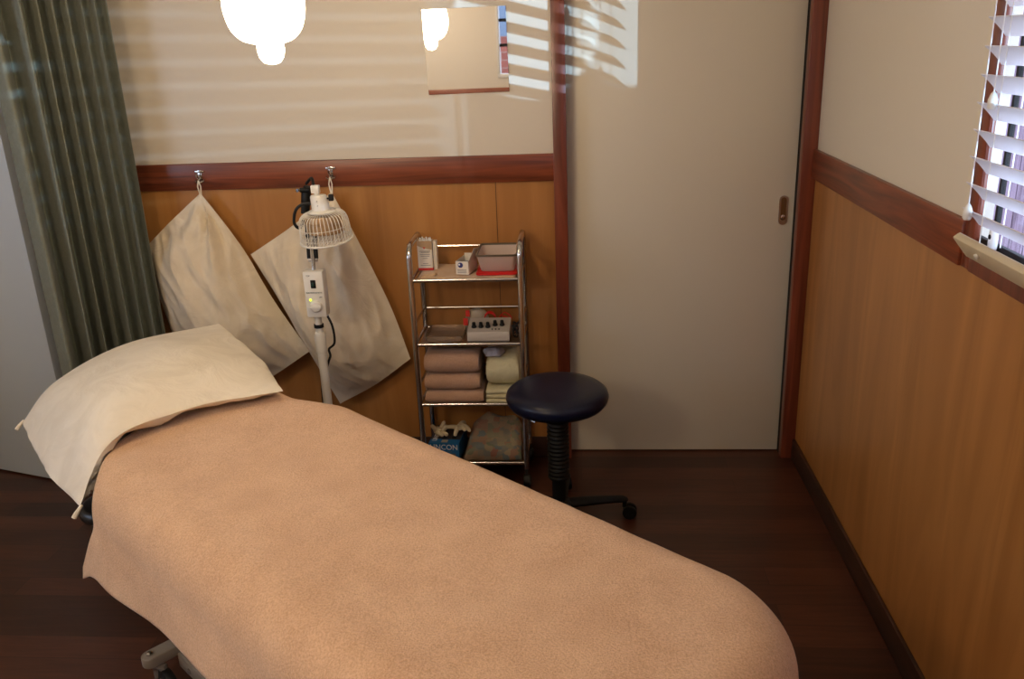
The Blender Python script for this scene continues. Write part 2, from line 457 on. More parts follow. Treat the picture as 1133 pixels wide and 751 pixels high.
# ------------------------------------------------------------------ pendant lamp
PX, PY = -.69, 2.0
pl = thing('pendant_lamp', 'glowing pendant lamp hanging in front of the cream back wall', 'lamp', (PX, PY, ZC))
b = MB(); b.lathe((PX, PY, 1.612), [(q.x, q.y) for q in catmull([V(p) for p in ((.034, 0, 0), (.056, .008, 0), (.076, .028, 0), (.087, .06, 0), (.089, .095, 0), (.082, .135, 0), (.062, .17, 0), (.035, .19, 0))], 5)], 64)
b.build('lamp_shade', 'lampglow', pl)
b = MB(); b.lathe((PX+.004, PY, 1.567), [(.004, 0), (.018, .004), (.027, .016), (.03, .03), (.03, .052)], 24)
b.build('bulb', 'lampglow', pl)
b = MB(); b.lathe((PX, PY, 1.803), [(.035, 0), (.03, .05), (.012, .07)], 20); b.build('lamp_holder', 'white', pl)
b = MB(); b.cyl((PX, PY, 1.87), (PX, PY, ZC-.015), .004, 8); b.build('flex', 'white', pl)
b = MB(); b.lathe((PX, PY, ZC-.03), [(.03, 0), (.05, .012), (.05, .03)], 24); b.build('ceiling_rose', 'white', pl)

# ------------------------------------------------------------------ treatment table
U, Nn = V((.764, -.645, 0)), V((.645, .764, 0))
def T(s, p, z): return U*s+Nn*p+V((0, 0, z))
Rt = rotz(math.atan2(-.645, .764))
S1, P0, P1, ZT = -.503, .58, 1.240, .655
tb = thing('treatment_table', 'wheeled treatment table with black padding under the peach towel', 'table', T(-1.3, .88, 0))
def tbox(b, s0, s1, p0, p1, z0, z1, bev=0, seg=2):
    c = T((s0+s1)/2, (p0+p1)/2, (z0+z1)/2); h = V(((s1-s0)/2, (p1-p0)/2, (z1-z0)/2))
    b.box(c-h, c+h, bev, Rt, seg)
def pad(b, s0, s1, p0, p1, z0, z1, rc, re):
    """rounded slab: corner radius rc, edge radius re"""
    prof = [(-re, 0)] + [(-re+re*math.sin(a), re-re*math.cos(a)) for a in (PI/6, PI/3, PI/2)]
    H = z1-z0
    prof2 = [(-re+re*math.cos(a), H-re+re*math.sin(a)) for a in (0, PI/6, PI/3, PI/2)]
    rings = []
    for off, h in prof+prof2:
        ring = []
        big = rc == .13
        rf = .20 if big else rc; rh = .30 if big else rc
        for (cs, cp, a0, rr_) in ((s1-rf, p1-rf, 0, rf), (s0+rh, p1-rh, PI/2, rh), (s0+rf, p0+rf, PI, rf), (s1-rf, p0+rf, 1.5*PI, rf)):
            for k in range(9):
                a = a0+PI/2*k/8
                ring.append(b.bm.verts.new(T(cs+(rr_+off)*math.cos(a), cp+(rr_+off)*math.sin(a), z0+h)))
        rings.append(ring)
    b.skin(rings)
b = MB(); pad(b, -2.12, S1, P0, P1, .505, ZT-.005, .13, .055); pp = b.build('padded_top', 'blackvinyl', tb)
b = MB(); pad(b, -2.25, -2.10, .585, .755, .462, .500, .07, .018); b.build('arm_support', 'blackvinyl', tb)
b = MB(); pad(b, -2.56, -2.17, .76, 1.10, .575, ZT-.005, .10, .03); b.build('head_pad', 'blackvinyl', tb)
b = MB(); tbox(b, -2.4, -.6, .78, .82, .465, .504, .004); tbox(b, -2.4, -.6, 1.03, 1.07, .465, .504, .004)
tbox(b, -2.4, -2.36, .82, 1.03, .465, .5745); tbox(b, -.64, -.6, .82, 1.03, .465, .504)
b.build('top_frame', 'greymetal', tb)
CAS = [(-1.99, .615), (-1.99, 1.14), (-.62, .66), (-.62, 1.10)]
for sa, sl in ((-1.99, 'bar'), (-.62, 'bar')):
    b = MB(); pl0, pl1 = (.60, 1.16)
    pad(b, sa-.022, sa+.022, pl0, pl1, .105, .135, .021, .004)
    bar = b.build('cross_bar', 'greymetal', tb)
    b = MB(); b.lathe(T(sa, .622, .134), [(.009, 0), (.009, .006), (.005, .009)], 6); b.build('bolt', 'chrome', bar)
for pb_ in (.70, 1.04):
    b = MB(); tbox(b, -1.965, -.64, pb_-.02, pb_+.02, .075, .118, .004); bm_ = b.build('side_beam', 'greymetal', tb)
    b = MB(); b.lathe(T(-1.90, pb_-.02, .097), [(.008, 0), (.008, .004), (.005, .006)], 6, -Nn); b.build('bolt', 'steel', bm_)
b = MB()
for pp_ in (.74, 1.0):
    b.tube([T(-1.8, pp_, .10), T(-.9, pp_, .55)], .018, 8); b.tube([T(-.9, pp_+.03, .10), T(-1.8, pp_+.03, .55)], .018, 8)
b.build('scissor_lift', 'greymetal', tb)
for s_, p_ in ((-1.99, .63), (-1.99, 1.13), (-.62, .63), (-.62, 1.13)):
    c = MB(); q = T(s_+.035, p_+.012, .046)
    c.lathe(q-Nn*.014, [(.03, 0), (.044, .003), (.046, .008), (.046, .02), (.044, .025), (.03, .028)], 24, Nn)
    cs = c.build('castor', 'rubber', tb)
    c = MB(); c.lathe(q-Nn*.016, [(.024, 0), (.026, .004), (.026, .028), (.024, .032)], 20, Nn)
    c.cyl(T(s_, p_, .06), T(s_, p_, .108), .008, 10)
    c.tube([T(s_, p_, .098), T(s_+.018, p_+.012, .094), q+V((0, 0, .0))], [.014, .012, .008], 8)
    c.build('castor_fork', 'greyplastic2', cs)

# draped towel
def drape(a, bq, top=.667, rc=.22, re=.10, s1=S1+.022, p0=P0-.02, p1=P1+.02):
    k = min(1, max(0, (-1.87-a)/.2)); p1 -= .055*k*k*(3-2*k)
    cs = min(a, s1-rc); cp = min(max(bq, p0+rc), p1-rc)
    d = V((a-cs, bq-cp, 0)); L_ = d.length
    flat = rc-re
    wav = .0045*noise.noise(V((a*4, bq*4, 0)))+.002*noise.noise(V((a*11, bq*9, 3)))
    if L_ <= flat: return T(a, bq, top+wav)
    dn = d/L_; e = L_-flat
    if e < re*PI/2:
        th = e/re; out = flat+re*math.sin(th); z = top-re*(1-math.cos(th))
    else:
        h = e-re*PI/2
        ang = math.atan2(d.y, d.x)
        corner = max(0, min(abs(dn.x), abs(dn.y))*1.6)
        fold = .05*corner*math.sin(ang*9+1)*min(1, h/.15)+.010*math.sin(a*13+bq*2)*min(1, h/.12)
        out = flat+re+(.20*min(1, h/.06+.3) if dn.y < -.5 else .06)*h+fold*.6; z = top-re-h*.99
    q = V((cs, cp, 0))+dn*out
    return T(q.x, q.y, z+wav)
A0 = -2.04
def tow(u, v):
    sx = min(1, u*1.72/.10); b0, b1 = .66-.157-(.175-.045*math.sin(min(sx, 1)*PI/2)-.022*min(1, max(0, (u*1.72-.15)/.35))), P1+.02+.22
    a1 = S1+.33
    
    bq = b0+(b1-b0)*v
    k = min(1, max(0, (bq-.60)/.10)); k = k*k*(3-2*k); a0 = spl([V((x, 0, 0)) for x in (-2.035, -1.995, -1.965, -1.99, -2.06, -2.13, -2.17)], (bq-.36)/.42).x if bq < .78 else -2.17
    a = a0+(a1-a0)*u
    return drape(a, bq)
b = MB(); b.grid(tow, 200, 150)
tw = b.build('bath_towel', 'terry', loc=T(-1.3, .88, .667), solid=.007, offs=1)
tag(tw, 'large peach bath towel spread over the treatment table', 'towel')
tx = bpy.data.textures.new('pile', 'CLOUDS'); tx.noise_scale = .006

# ------------------------------------------------------------------ pillow on the table
def sheet_pillow(rows, h_up, h_dn, nu=80, nv=80, wr=.006, seed=0, pinch=2.2, rad=0, pw=.62):
    """rows: lists of points, rows[i] along v. Two skins joined at the seam."""
    b = MB()
    def mid(u, v): return spl([spl(r, v) for r in rows], u)
    top, bot = [], []
    for i in range(nu+1):
        R1, R2 = [], []
        for j in range(nv+1):
            u, v = i/nu, j/nv
            p = mid(u, v); e = .012
            du = mid(min(u+e, 1), v)-mid(max(u-e, 0), v); dv_ = mid(u, min(v+e, 1))-mid(u, max(v-e, 0))
            n = du.cross(dv_).normalized()
            f = (1-abs(2*u-1)**pinch)*(1-abs(2*v-1)**pinch); f = max(f, 0)**pw
            w = noise.noise(V((u*4+seed, v*2.2, seed)))*.9+(.5-abs(noise.noise(V((u*5+seed, v*3.5+u*2, 5+seed))))*2)*.55+(.5-abs(noise.noise(V((u*9, v*6+seed, 2))))*2)*.3
            w *= wr*min(1, f*4+.15)
            if rad:
                th = math.atan2(u, v+1e-4); rho = math.hypot(u, v)
                w += rad*(math.sin(th*11+seed)+.6*math.sin(th*19+seed*2))*math.exp(-rho*2.6)*min(1, rho*6)*min(1, f*5)
            a = b.bm.verts.new(p+n*(h_up*f+w))
            R1.append(a)
            if i in (0, nu) or j in (0, nv): R2.append(a)
            else: R2.append(b.bm.verts.new(p-n*(h_dn*f)))
        top.append(R1); bot.append(R2)
    for i in range(nu):
        for j in range(nv):
            b.bm.faces.new((top[i][j], top[i+1][j], top[i+1][j+1], top[i][j+1]))
            b.bm.faces.new((bot[i][j+1], bot[i+1][j+1], bot[i+1][j], bot[i][j]))
    return b
PILLOW_ROWS = [
 [V(p) for p in ((-1.196,1.726,.590), (-1.150,1.842,.706), (-1.018,2.030,.713), (-.825,2.160,.702))],
 [V(p) for p in ((-1.390,1.908,.590), (-1.276,2.016,.735), (-1.162,2.272,.760), (-.975,2.400,.712))],
 [V(p) for p in ((-1.627,2.182,.600), (-1.575,2.300,.680), (-1.460,2.520,.720), (-1.206,2.661,.740))]]
b = sheet_pillow(PILLOW_ROWS, .060, .018, wr=.046, seed=3, pinch=3, rad=.016)
bp = b.build('bed_pillow', 'linen', loc=(-1.24, 2.1, .67))
for q, d in ((V((-1.196,1.726,.585)), V((-.012,-.01,-.022))), (V((-1.627,2.182,.600)), V((-.012,-.012,-.018)))):
    b = MB(); b.tube([q+V((.004,.006,.004)), q+d*.6, q+d], [.004, .006, .0065], 8); b.build('tie_tab', 'linen', bp)
tag(bp, 'cream pillow lying at the head of the treatment table', 'pillow')

# ------------------------------------------------------------------ hooks and hanging pillows
def hook(x, label):
    z = 1.165
    t = thing('wall_hook', label, 'hook', (x, YB-.016, z), 'chrome hooks on the back rail')
    b = MB(); b.box((x-.008, YB-.019, z-.018), (x+.008, YB-.016, z+.022), .001); b.box((x-.017, YB-.021, z+.012), (x+.017, YB-.016, z+.020), .001)
    b.build('hook_plate', 'chrome', t)
    b = MB(); b.tube([(x, YB-.02, z+.004), (x, YB-.035, z-.006), (x, YB-.045, z-.002), (x, YB-.05, z+.012)], .003, 8, smooth=4)
    b.tube([(x-.016, YB-.02, z-.012), (x-.014, YB-.032, z-.018), (x, YB-.036, z-.02), (x+.014, YB-.032, z-.018), (x+.016, YB-.02, z-.012)], .003, 8, smooth=4)
    b.build('hook_prong', 'chrome', t)
def hang(x, rows, label, seed, ztop):
    t = thing('hanging_pillow', label, 'pillow', rows[0][0], 'calico pillows hung from the rail by a corner')
    b = sheet_pillow(rows, .135, .025, wr=.024, seed=seed, pinch=2.0, rad=.024, pw=1.05)
    b.build('pillow', 'linen2', t)
    z1 = 1.152; y = YB-.040
    tp = V(rows[0][0])
    b = MB()
    for s in (-1, 1):
        pts = [tp+V((0, 0, -.02)), V((x+s*.006, y, (tp.z+z1)/2)), V((x, y, z1))]
        b.tube(pts, [.003, .0025, .0025], 6, smooth=0)
    b.build('strap', 'linen', t)
HX1, HX2 = -1.398, -.903
hook(HX1, 'small chrome hook on the back rail near the curtain')
hook(HX2, 'small chrome hook on the back rail above the heat lamp')
yy = 3.092
def R(*pts): return [V((x, y, z)) for x, y, z in pts]
# rows run from the hanging corner towards the right corner (v), u goes towards the left corner
hang(HX1, [R((-1.393, yy, 1.108), (-1.262, yy-.01, .905), (-1.165, yy-.015, .70), (-1.045, yy-.025, .490)),
           R((-1.525, yy, 1.005), (-1.42, yy-.015, .80), (-1.335, yy-.02, .57), (-1.225, yy-.02, .375)),
           R((-1.66, yy, .890), (-1.62, yy, .70), (-1.57, yy, .47), (-1.47, yy, .24))],
     'calico pillow hanging by one corner from the hook beside the curtain', 1, 1.11)
hang(HX2, [R((-.900, yy, 1.100), (-.800, yy-.01, .88), (-.715, yy-.01, .66), (-.655, yy-.01, .450)),
           R((-1.05, yy, .985), (-.99, yy-.015, .77), (-.90, yy-.02, .54), (-.80, yy-.01, .345)),
           R((-1.235, yy, .872), (-1.145, yy+.005, .68), (-1.055, yy+.005, .47), (-.955, yy, .258))],
     'calico pillow hanging from the hook behind the heat lamp, beside the trolley', 9, 1.10)

# ------------------------------------------------------------------ heat lamp
LX, LY = -.886, 2.75
hl = thing('heat_lamp', 'white stand-mounted heat lamp with wire cage in front of hanging pillow', 'lamp', (LX-.005, LY, 0))
PXc = LX-.008
b = MB(); b.tube([(PXc, LY, .12), (PXc, LY, .66)], .0155, 16); b.build('pole', 'white', hl)
b = MB(); b.tube([(PXc, LY, .60), (PXc, LY, .665), (PXc, LY, .675)], [.0195, .0195, .016], 16); b.build('collar', 'offwhite', hl)
b = MB(); b.cyl((PXc, LY, .66), (PXc, LY, .745), .0125, 14); b.build('inner_pole', 'offwhite', hl)
b = MB(); b.cyl((PXc, LY, .692), (PXc, LY, .704), .0165, 14); b.build('clamp_ring', 'black', hl)
b = MB(); b.lathe((PXc, LY, .07), [(.03, 0), (.03, .04), (.02, .06)], 20)
for k in range(5):
    a = 2*PI*k/5+.3; e = V((math.cos(a), math.sin(a), 0))
    b.tube([V((PXc, LY, .09))+e*.02, V((PXc, LY, .065))+e*.19], [.014, .010], 8)
bs = b.build('base', 'white', hl)
for k in range(5):
    a = 2*PI*k/5+.3; e = V((math.cos(a), math.sin(a), 0)); q = V((PXc, LY, .023))+e*.185; tdir = V((-e.y, e.x, 0))
    b = MB(); b.lathe(q-tdir*.01, [(.018, 0), (.022, .003), (.022, .017), (.018, .02)], 16, tdir); b.cyl(q, q+V((0, 0, .04)), .005, 8); b.build('castor', 'rubber', hl)
# control box
BX0, BX1, BZ0, BZ1 = -.9225, -.8545, .735, .895
b = MB(); b.box((BX0, LY-.024, BZ0), (BX1, LY+.024, BZ1), .005); cb = b.build('control_box', 'white', hl)
yf = LY-.024
b = MB(); b.lathe(((BX0+BX1)/2+.002, yf, .775), [(.021, 0), (.021, .004), (.016, .012), (.015, .013)], 24, (0, -1, 0))
b.box(((BX0+BX1)/2-.018, yf-.018, .770), ((BX0+BX1)/2+.022, yf-.010, .780), .002); b.build('dial', 'white', cb)
b = MB(); b.box(((BX0+BX1)/2-.009, yf-.003, .838), ((BX0+BX1)/2+.008, yf+.001, .866), .001); sw = b.build('rocker_switch', 'black', cb)
b = MB(); b.box(((BX0+BX1)/2-.005, yf-.0045, .845), ((BX0+BX1)/2+.003, yf-.002, .858), .0005); b.build('switch_rocker', 'green_dark', sw)
b = MB(); b.lathe(((BX0+BX1)/2-.016, yf+.001, .797), [(.004, 0), (.004, .003), (.002, .004)], 12, (0, -1, 0)); b.build('indicator_light', 'led', cb)
F = frame_mtx(((BX0+BX1)/2, yf-.0004, .822), (1, 0, 0), (0, 0, 1))
text_mesh('ELECTROMAGNETIC', .006, F, 'printed_line', 'green_dark', cb)
F = frame_mtx((BX0+.018, yf-.0004, .880), (1, 0, 0), (0, 0, 1)); text_mesh('TDP', .007, F, 'printed_line', 'green_dark', cb)
F = frame_mtx((BX1-.014, yf-.0004, .806), (1, 0, 0), (0, 0, 1)); text_mesh('OFF', .006, F, 'printed_line', 'green_dark', cb)
# sprung arm
b = MB(); b.tube([(LX-.003, LY, .893), (LX-.004, LY+.008, .93), (LX-.012, LY+.05, .985)], .006, 8); b.build('arm_stem', 'chrome', hl)
b = MB()
for s in (-1, 1): b.tube([(LX-.008+s*.013, LY+.02, .925), (LX-.016+s*.013, LY+.075, 1.13)], .0045, 8)
b.tube([(LX-.022, LY+.02, .925), (LX+.006, LY+.02, .925)], .007, 8)
b.build('parallel_arm', 'steel', hl)
b = MB(); b.tube([(LX-.028, LY+.055, 1.075), (LX-.020, LY+.065, 1.14), (LX-.012, LY+.060, 1.165)], [.014, .016, .011], 12); b.cyl((LX-.034, LY+.05, 1.155), (LX-.002, LY+.05, 1.155), .008, 10)
b.build('arm_joint', 'black', hl)
b = MB(); b.tube([(LX-.040, LY+.045, 1.15), (LX-.044, LY+.045, 1.16)], .006, 8); b.cyl((LX-.045, LY+.05, 1.157), (LX-.005, LY+.05, 1.157), .0025, 8); b.build('wing_screw', 'chrome', hl)
for sd in (-1, 1):
    b = MB(); b.tube([(LX-.008+sd*.013, LY+.018, .930), (LX-.0155+sd*.013, LY+.071, 1.11)], .0062, 10); b.build('spring', 'black', hl)
# head
hx, hy = -.836, LY
tilt = Matrix.Rotation(math.radians(-3), 3, 'Y') @ Matrix.Rotation(math.radians(6), 3, 'X')
hc = V((hx, hy, 1.04))
def hp(x, y, z): return hc+tilt @ V((x, y, z-1.04))
ax = tilt @ V((0, 0, 1))
b = MB(); b.lathe(hp(0, 0, 1.088), [(.044, 0), (.046, .004), (.042, .008), (.031, .011), (.0295, .018), (.028, .054), (.024, .060), (.010, .062)], 32, ax)
hs = b.build('lamp_head', 'white', hl)
for z in (1.135, 1.120):
    b = MB(); b.lathe(hp(0, -.0285, z), [(.0022, -.002), (.0022, .002)], 8, tilt @ V((0, -1, 0))); b.build('screw', 'steel', hs)
for a in (-2.2, -.9):
    b = MB(); b.lathe(hp(.038*math.cos(a), .038*math.sin(a), 1.095), [(.004, 0), (.004, .003)], 8, ax); b.build('screw', 'steel', hs)
b = MB(); b.cyl(hp(.026, -.005, 1.136), hp(.036, -.005, 1.136), .003, 8); b.box(hp(.042, -.005, 1.138)-V((.008, .006, .011)), hp(.042, -.005, 1.138)+V((.008, .006, .011)), .003); b.build('tilt_knob', 'black', hs)
b = MB()
b.tube([hp(-.004, 0, 1.148), hp(-.006, .003, 1.165), hp(-.012, .006, 1.178)], [.009, .009, .007], 10)
b.box(hp(-.006, 0, 1.168)-V((.014, .009, .013)), hp(-.006, 0, 1.168)+V((.014, .009, .013)), .003); b.build('swivel_bracket', 'white', hs)
b = MB(); b.tube([hp(-.01, .004, 1.180), (LX+.015, LY+.03, 1.196), (LX-.012, LY+.055, 1.175)], .005, 8, smooth=5); b.build('link', 'black', hs)
b = MB(); b.lathe(hp(0, 0, 1.020), [(.02, .062), (.058, .060), (.060, .056), (.060, .036), (.0575, .034), (.0575, .004), (.054, 0), (.01, -.001)], 32, ax); b.build('heater_plate', 'heater', hl)
CP = [(.045, 1.091), (.063, 1.087), (.075, 1.076), (.0805, 1.055), (.083, 1.02), (.0845, 1.0)]
b = MB()
nw = 40
for k in range(nw):
    a = 2*PI*k/nw; b.tube([hp(r*math.cos(a), r*math.sin(a), z) for r, z in CP], .0013, 5, smooth=2)
def circ(r, z, n=40): return [hp(r*math.cos(2*PI*k/n), r*math.sin(2*PI*k/n), z) for k in range(n)]
b.tube(circ(.082, 1.012), .0013, 5, closed=True); b.tube(circ(.080, 1.045), .0012, 5, closed=True)
b.tube(circ(.0855, .997), .0035, 8, closed=True)
for i in range(-7, 8):
    x = i*.0105; w = math.sqrt(.084**2-x*x); b.tube([hp(x, -w, .997), hp(x, w, .997)], .0008, 4); b.tube([hp(-w, x, .9965), hp(w, x, .9965)], .0008, 4)
b.build('wire_cage', 'white', hl)
b = MB(); b.tube([hp(-.028, .01, 1.118), (LX-.01, LY-.0, 1.118), (LX-.040, LY+.0, 1.098), (LX-.052, LY+.005, 1.055), (LX-.040, LY+.02, 1.035), (LX-.028, LY+.05, 1.07), (LX-.022, LY+.06, 1.11)], .0052, 8, smooth=6)
b.build('cable', 'rubber', hl)
b = MB(); b.tube([(BX1-.012, LY+.01, .738), (BX1+.004, LY+.012, .69), (BX1+.004, LY+.015, .63), (PXc+.02, LY+.02, .605), (PXc+.022, LY+.02, .58), (PXc+.01, LY+.022, .55), (PXc-.022, LY+.022, .45), (PXc-.024, LY+.022, .2), (PXc-.1, LY+.1, .012), (PXc-.1, YB-.03, .012)], .0042, 8, smooth=6)
b.build('power_cord', 'rubber', hl)

# ------------------------------------------------------------------ trolley
TX0, TX1, TY0, TY1 = -.592, -.206, 2.893, 3.112
tr = thing('trolley', 'four-tier chrome trolley against the plywood panelling', 'trolley', ((TX0+TX1)/2, (TY0+TY1)/2, 0))
for x, si in ((TX0, -1), (TX1, 1)):
    b = MB(); r = .0105
    b.tube([(x, TY0, .075), (x, TY0, .895), (x, TY0+.008, .918), (x, TY0+.030, .932), (x, (TY0+TY1)/2, .935), (x, TY1-.030, .937), (x, TY1-.008, .925), (x, TY1, .900), (x, TY1, .075)], r, 12)
    b.build('side_frame', 'chrome', tr)
TZ = [.812, .573, .338, .098]
for i, z in enumerate(TZ):
    b = MB()
    b.box((TX0+.008, TY0+.002, z-.009), (TX1-.008, TY1, z-.005))
    sh = b.build('shelf', 'tray', tr)
    b = MB()
    b.cyl((TX0, TY0, z), (TX1, TY0, z), .0065, 10); b.cyl((TX0, TY1, z-.004), (TX1, TY1, z-.004), .005, 10)
    b.cyl((TX0, TY0, z), (TX0, TY1, z), .0055, 10); b.cyl((TX1, TY0, z), (TX1, TY1, z), .0055, 10)
    b.build('shelf_rim', 'chrome', sh)
    if i < 3:
        b = MB(); zz = z+.073
        b.cyl((TX0, TY1, zz), (TX1, TY1, zz), .0045, 8)
        if i: b.cyl((TX0, TY0, zz), (TX0, TY1, zz), .0045, 8); b.cyl((TX1, TY0, zz), (TX1, TY1, zz), .0045, 8)
        b.build('guard_rail', 'chrome', tr)
for x in (TX0, TX1):
    for y in (TY0, TY1):
        b = MB(); q = V((x, y, .025))
        b.lathe(q-V((.014, 0, 0)), [(.018, 0), (.025, .003), (.025, .025), (.018, .028)], 20, (1, 0, 0)); b.cyl(q, q+V((0, 0, .055)), .007, 8)
        b.build('castor', 'rubber', tr)
zs = TZ[0]-.005
# beige hand towel on top tier
b = MB()
def ht(u, v):
    x = TX0+.022+(TX1-TX0-.040)*u; y = TY0+.012+(TY1-TY0-.022)*v
    return V((x, y, zs+.0095+.002*noise.noise(V((x*30, y*30, 0)))+.002*math.sin(u*9)))
b.grid(ht, 40, 24)
tag(b.build('hand_towel', 'terry3', loc=((TX0+TX1)/2, 3.0, zs), solid=.005), 'tan hand towel lining the top tier of the trolley', 'towel')
b = MB()
def cr(u, v):
    a = PI*u*1.0
    return V((-.555+.045*v+.004*math.cos(a*3), 2.925+.018*math.cos(a)+.01*v, zs+.010+.012*math.sin(a)))
b.grid(cr, 14, 10); tag(b.build('face_cloth', 'terry3', loc=(-.53, 2.925, zs+.008), solid=.003), 'small folded tan cloth at the front left of the top tier', 'cloth')
zi = zs+.012
# red-banded carton
c1 = thing('needle_carton', 'upright white and red carton at the left of the top tier', 'box', (-.556, 3.03, zi))
b = MB(); b.box((-.583, 3.01, zi+.008), (-.530, 3.045, zi+.108)); b.build('carton', 'card', c1, smooth=False)
b = MB(); b.box((-.5835, 3.0095, zi), (-.5295, 3.0455, zi+.009)); x = b.build('red_band', 'redprint', c1, smooth=False)
b = MB(); b.prism([(-.583, 3.0095, zi+.108), (-.530, 3.0095, zi+.108), (-.530, 3.0095, zi+.076), (-.548, 3.0095, zi+.080), (-.565, 3.0095, zi+.084), (-.583, 3.0095, zi+.092)], (0, .0004, 0)); b.build('printed_band', 'cardtan', c1, smooth=False)
b = MB(); b.prism([(-.563, 3.0090, zi+.086), (-.553, 3.0090, zi+.086), (-.558, 3.0090, zi+.078)], (0, .0004, 0)); b.build('printed_mark', 'redprint', c1, smooth=False)
b = MB()
for dz, w in ((.070, .04), (.066, .03), (.058, .036), (.052, .032), (.044, .018), (.025, .02), (.018, .036)):
    b.box((-.556-w/2, 3.0092, zi+dz), (-.556+w/2, 3.0096, zi+dz+.0015))
b.build('printed_lines', 'print', c1, smooth=False)
for k in range(7):
    b = MB(); x = -.579+k*.0075; b.box((x-.0022, 3.012+.004*(k % 3), zi+.09), (x+.0022, 3.016+.004*(k % 3), zi+.122-.003*(k % 2)), .0005); b.build('sachet', 'whiteprint' if k else 'cardtan', c1)
b = MB(); b.box((-.528, 3.02, zi), (-.515, 3.05, zi+.104), .001)
tag(b.build('white_carton', 'card', loc=(-.52, 3.035, zi), smooth=False), 'plain slim white carton tucked behind the red-banded carton', 'box')
# open carton with blue emblem
c2 = thing('open_carton', 'open white carton with round blue emblem in middle of top tier', 'box', (-.39, 3.0, zi))
R2 = rotz(-.20)
def q2(x, y, z): return V((-.404, 2.99, zi))+R2 @ V((x, y, z))
def pbox(b, x0, x1, y0, y1, z0, z1):
    vs = [[q2(x, y, z) for x, y in ((x0, y0), (x1, y0), (x1, y1), (x0, y1))] for z in (z0, z1)]
    b.prism(vs[0], vs[1][0]-vs[0][0])
b = MB()
pbox(b, -.0235, .0235, -.05, -.0488, 0, .048); pbox(b, -.0235, .0235, .0488, .05, 0, .055)
pbox(b, -.0235, -.0223, -.0488, .0488, 0, .048); pbox(b, .0223, .0235, -.0488, .0488, 0, .048); pbox(b, -.0223, .0223, -.0488, .0488, 0, .001)
b.build('carton', 'card', c2, smooth=False)
b = MB(); b.prism([q2(.0235, -.045, .048), q2(.0235, .05, .048), q2(.030, .052, .075), q2(.030, -.0, .085)], R2 @ V((.0008, 0, 0))); fl = b.build('flap', 'card', c2, smooth=False)
b = MB(); b.lathe(q2(.0262, .028, .066), [(.007, 0), (.007, .0006)], 16, R2 @ V((-1, 0, .25))); b.build('flap_emblem', 'blueprint', fl)
b = MB(); b.lathe(q2(-.006, -.0500, .034), [(.0095, 0), (.0095, .0006)], 24, R2 @ V((0, -1, 0))); e2 = b.build('emblem', 'blueprint', c2)
b = MB(); b.lathe(q2(-.010, -.0507, .036), [(.0035, 0), (.0035, .0004)], 12, R2 @ V((0, -1, 0))); b.build('emblem_spot', 'whiteprint', e2)
b = MB()
for dz in (.006, .011, .016): pbox(b, -.018, .016, -.0504, -.0500, dz, dz+.0018)
b.build('printed_lines', 'print', c2, smooth=False)
b = MB(); pbox(b, -.020, .020, -.045, .045, .002, .026); b.build('contents', 'darkcard', c2, smooth=False)
# plastic container on red lid
def rrect(cx, cy, z, wx, wy, r, n=5):
    P = []
    for sx, sy, a0 in ((1, 1, 0), (-1, 1, PI/2), (-1, -1, PI), (1, -1, 1.5*PI)):
        for k in range(n+1):
            a = a0+PI/2*k/n; P.append(V((cx+sx*(wx/2-r)+r*math.cos(a), cy+sy*(wy/2-r)+r*math.sin(a), z)))
    return P
cxk, cyk = -.289, 3.005
def loft(b, secs, closed=False):
    b.skin([[b.bm.verts.new(p) for p in rrect(cxk+dx, cyk+dy, zi+z, wx, wy, .012)] for z, wx, wy, dx, dy in secs], closed=closed)
b = MB(); loft(b, [(0, .138, .150, -.002, -.008), (.002, .146, .158, -.002, -.008), (.007, .146, .158, -.002, -.008), (.009, .138, .150, -.002, -.008)])
tag(b.build('red_lid', 'red', loc=(cxk, cyk, zi)), 'red plastic lid lying under the clear container on the trolley', 'lid')
kt = thing('food_container', 'cloudy clear plastic container standing on the red lid', 'container', (cxk, cyk, zi+.0095))
b = MB(); loft(b, [(.0095, .112, .120, 0, 0), (.0125, .118, .126, 0, 0), (.070, .138, .180, 0, 0), (.070, .134, .176, 0, 0), (.0145, .113, .121, 0, 0)])
b.build('tub', 'clear', kt)
b = MB(); loft(b, [(.070, .146, .188, 0, 0), (.076, .147, .189, 0, 0), (.076, .136, .178, 0, 0), (.070, .135, .177, 0, 0)], True)
b.build('tub_rim', 'rim', kt)
# second tier: stimulator unit
z2 = TZ[1]-.005+.0003
st = thing('stimulator_unit', 'grey electronic unit with a row of black knobs on second tier', 'device', (-.325, 2.97, z2))
R3 = rotz(.0)
b = MB(); X0, X1, Y0, Y1 = -.408, -.255, 2.925, 3.03
b.prism([(X0, Y0, z2+.006), (X0, Y0, z2+.030), (X0, Y0+.006, z2+.038), (X0, Y1, z2+.060), (X0, Y1, z2+.006)], (X1-X0, 0, 0))
b.build('casing', 'greyplastic', st)
b = MB(); b.box((X0+.002, Y0+.006, z2), (X1-.002, Y1, z2+.007)); b.build('casing_base', 'greyplastic2', st)
pn = V((0, -.022, .094)).normalized(); 
for k in range(5):
    x = X0+.022+k*.0255; q = V((x, Y0+.040+.012*(k > 2), 0)); q.z = z2+.038+(q.y-Y0-.006)/.099*.022
    b = MB(); b.lathe(q, [(.0095, 0), (.0095, .004), (.007, .007), (.0062, .019), (.004, .020)], 14, pn); b.build('knob', 'black', st)
b = MB()
for k in range(3):
    x = X0+.078+k*.0125+.012; q = V((x, Y0+.022, 0)); q.z = z2+.038+(q.y-Y0-.006)/.099*.022; b.lathe(q, [(.0025, -.001), (.0025, .003)], 8, pn)
b.build('socket', 'black', st)
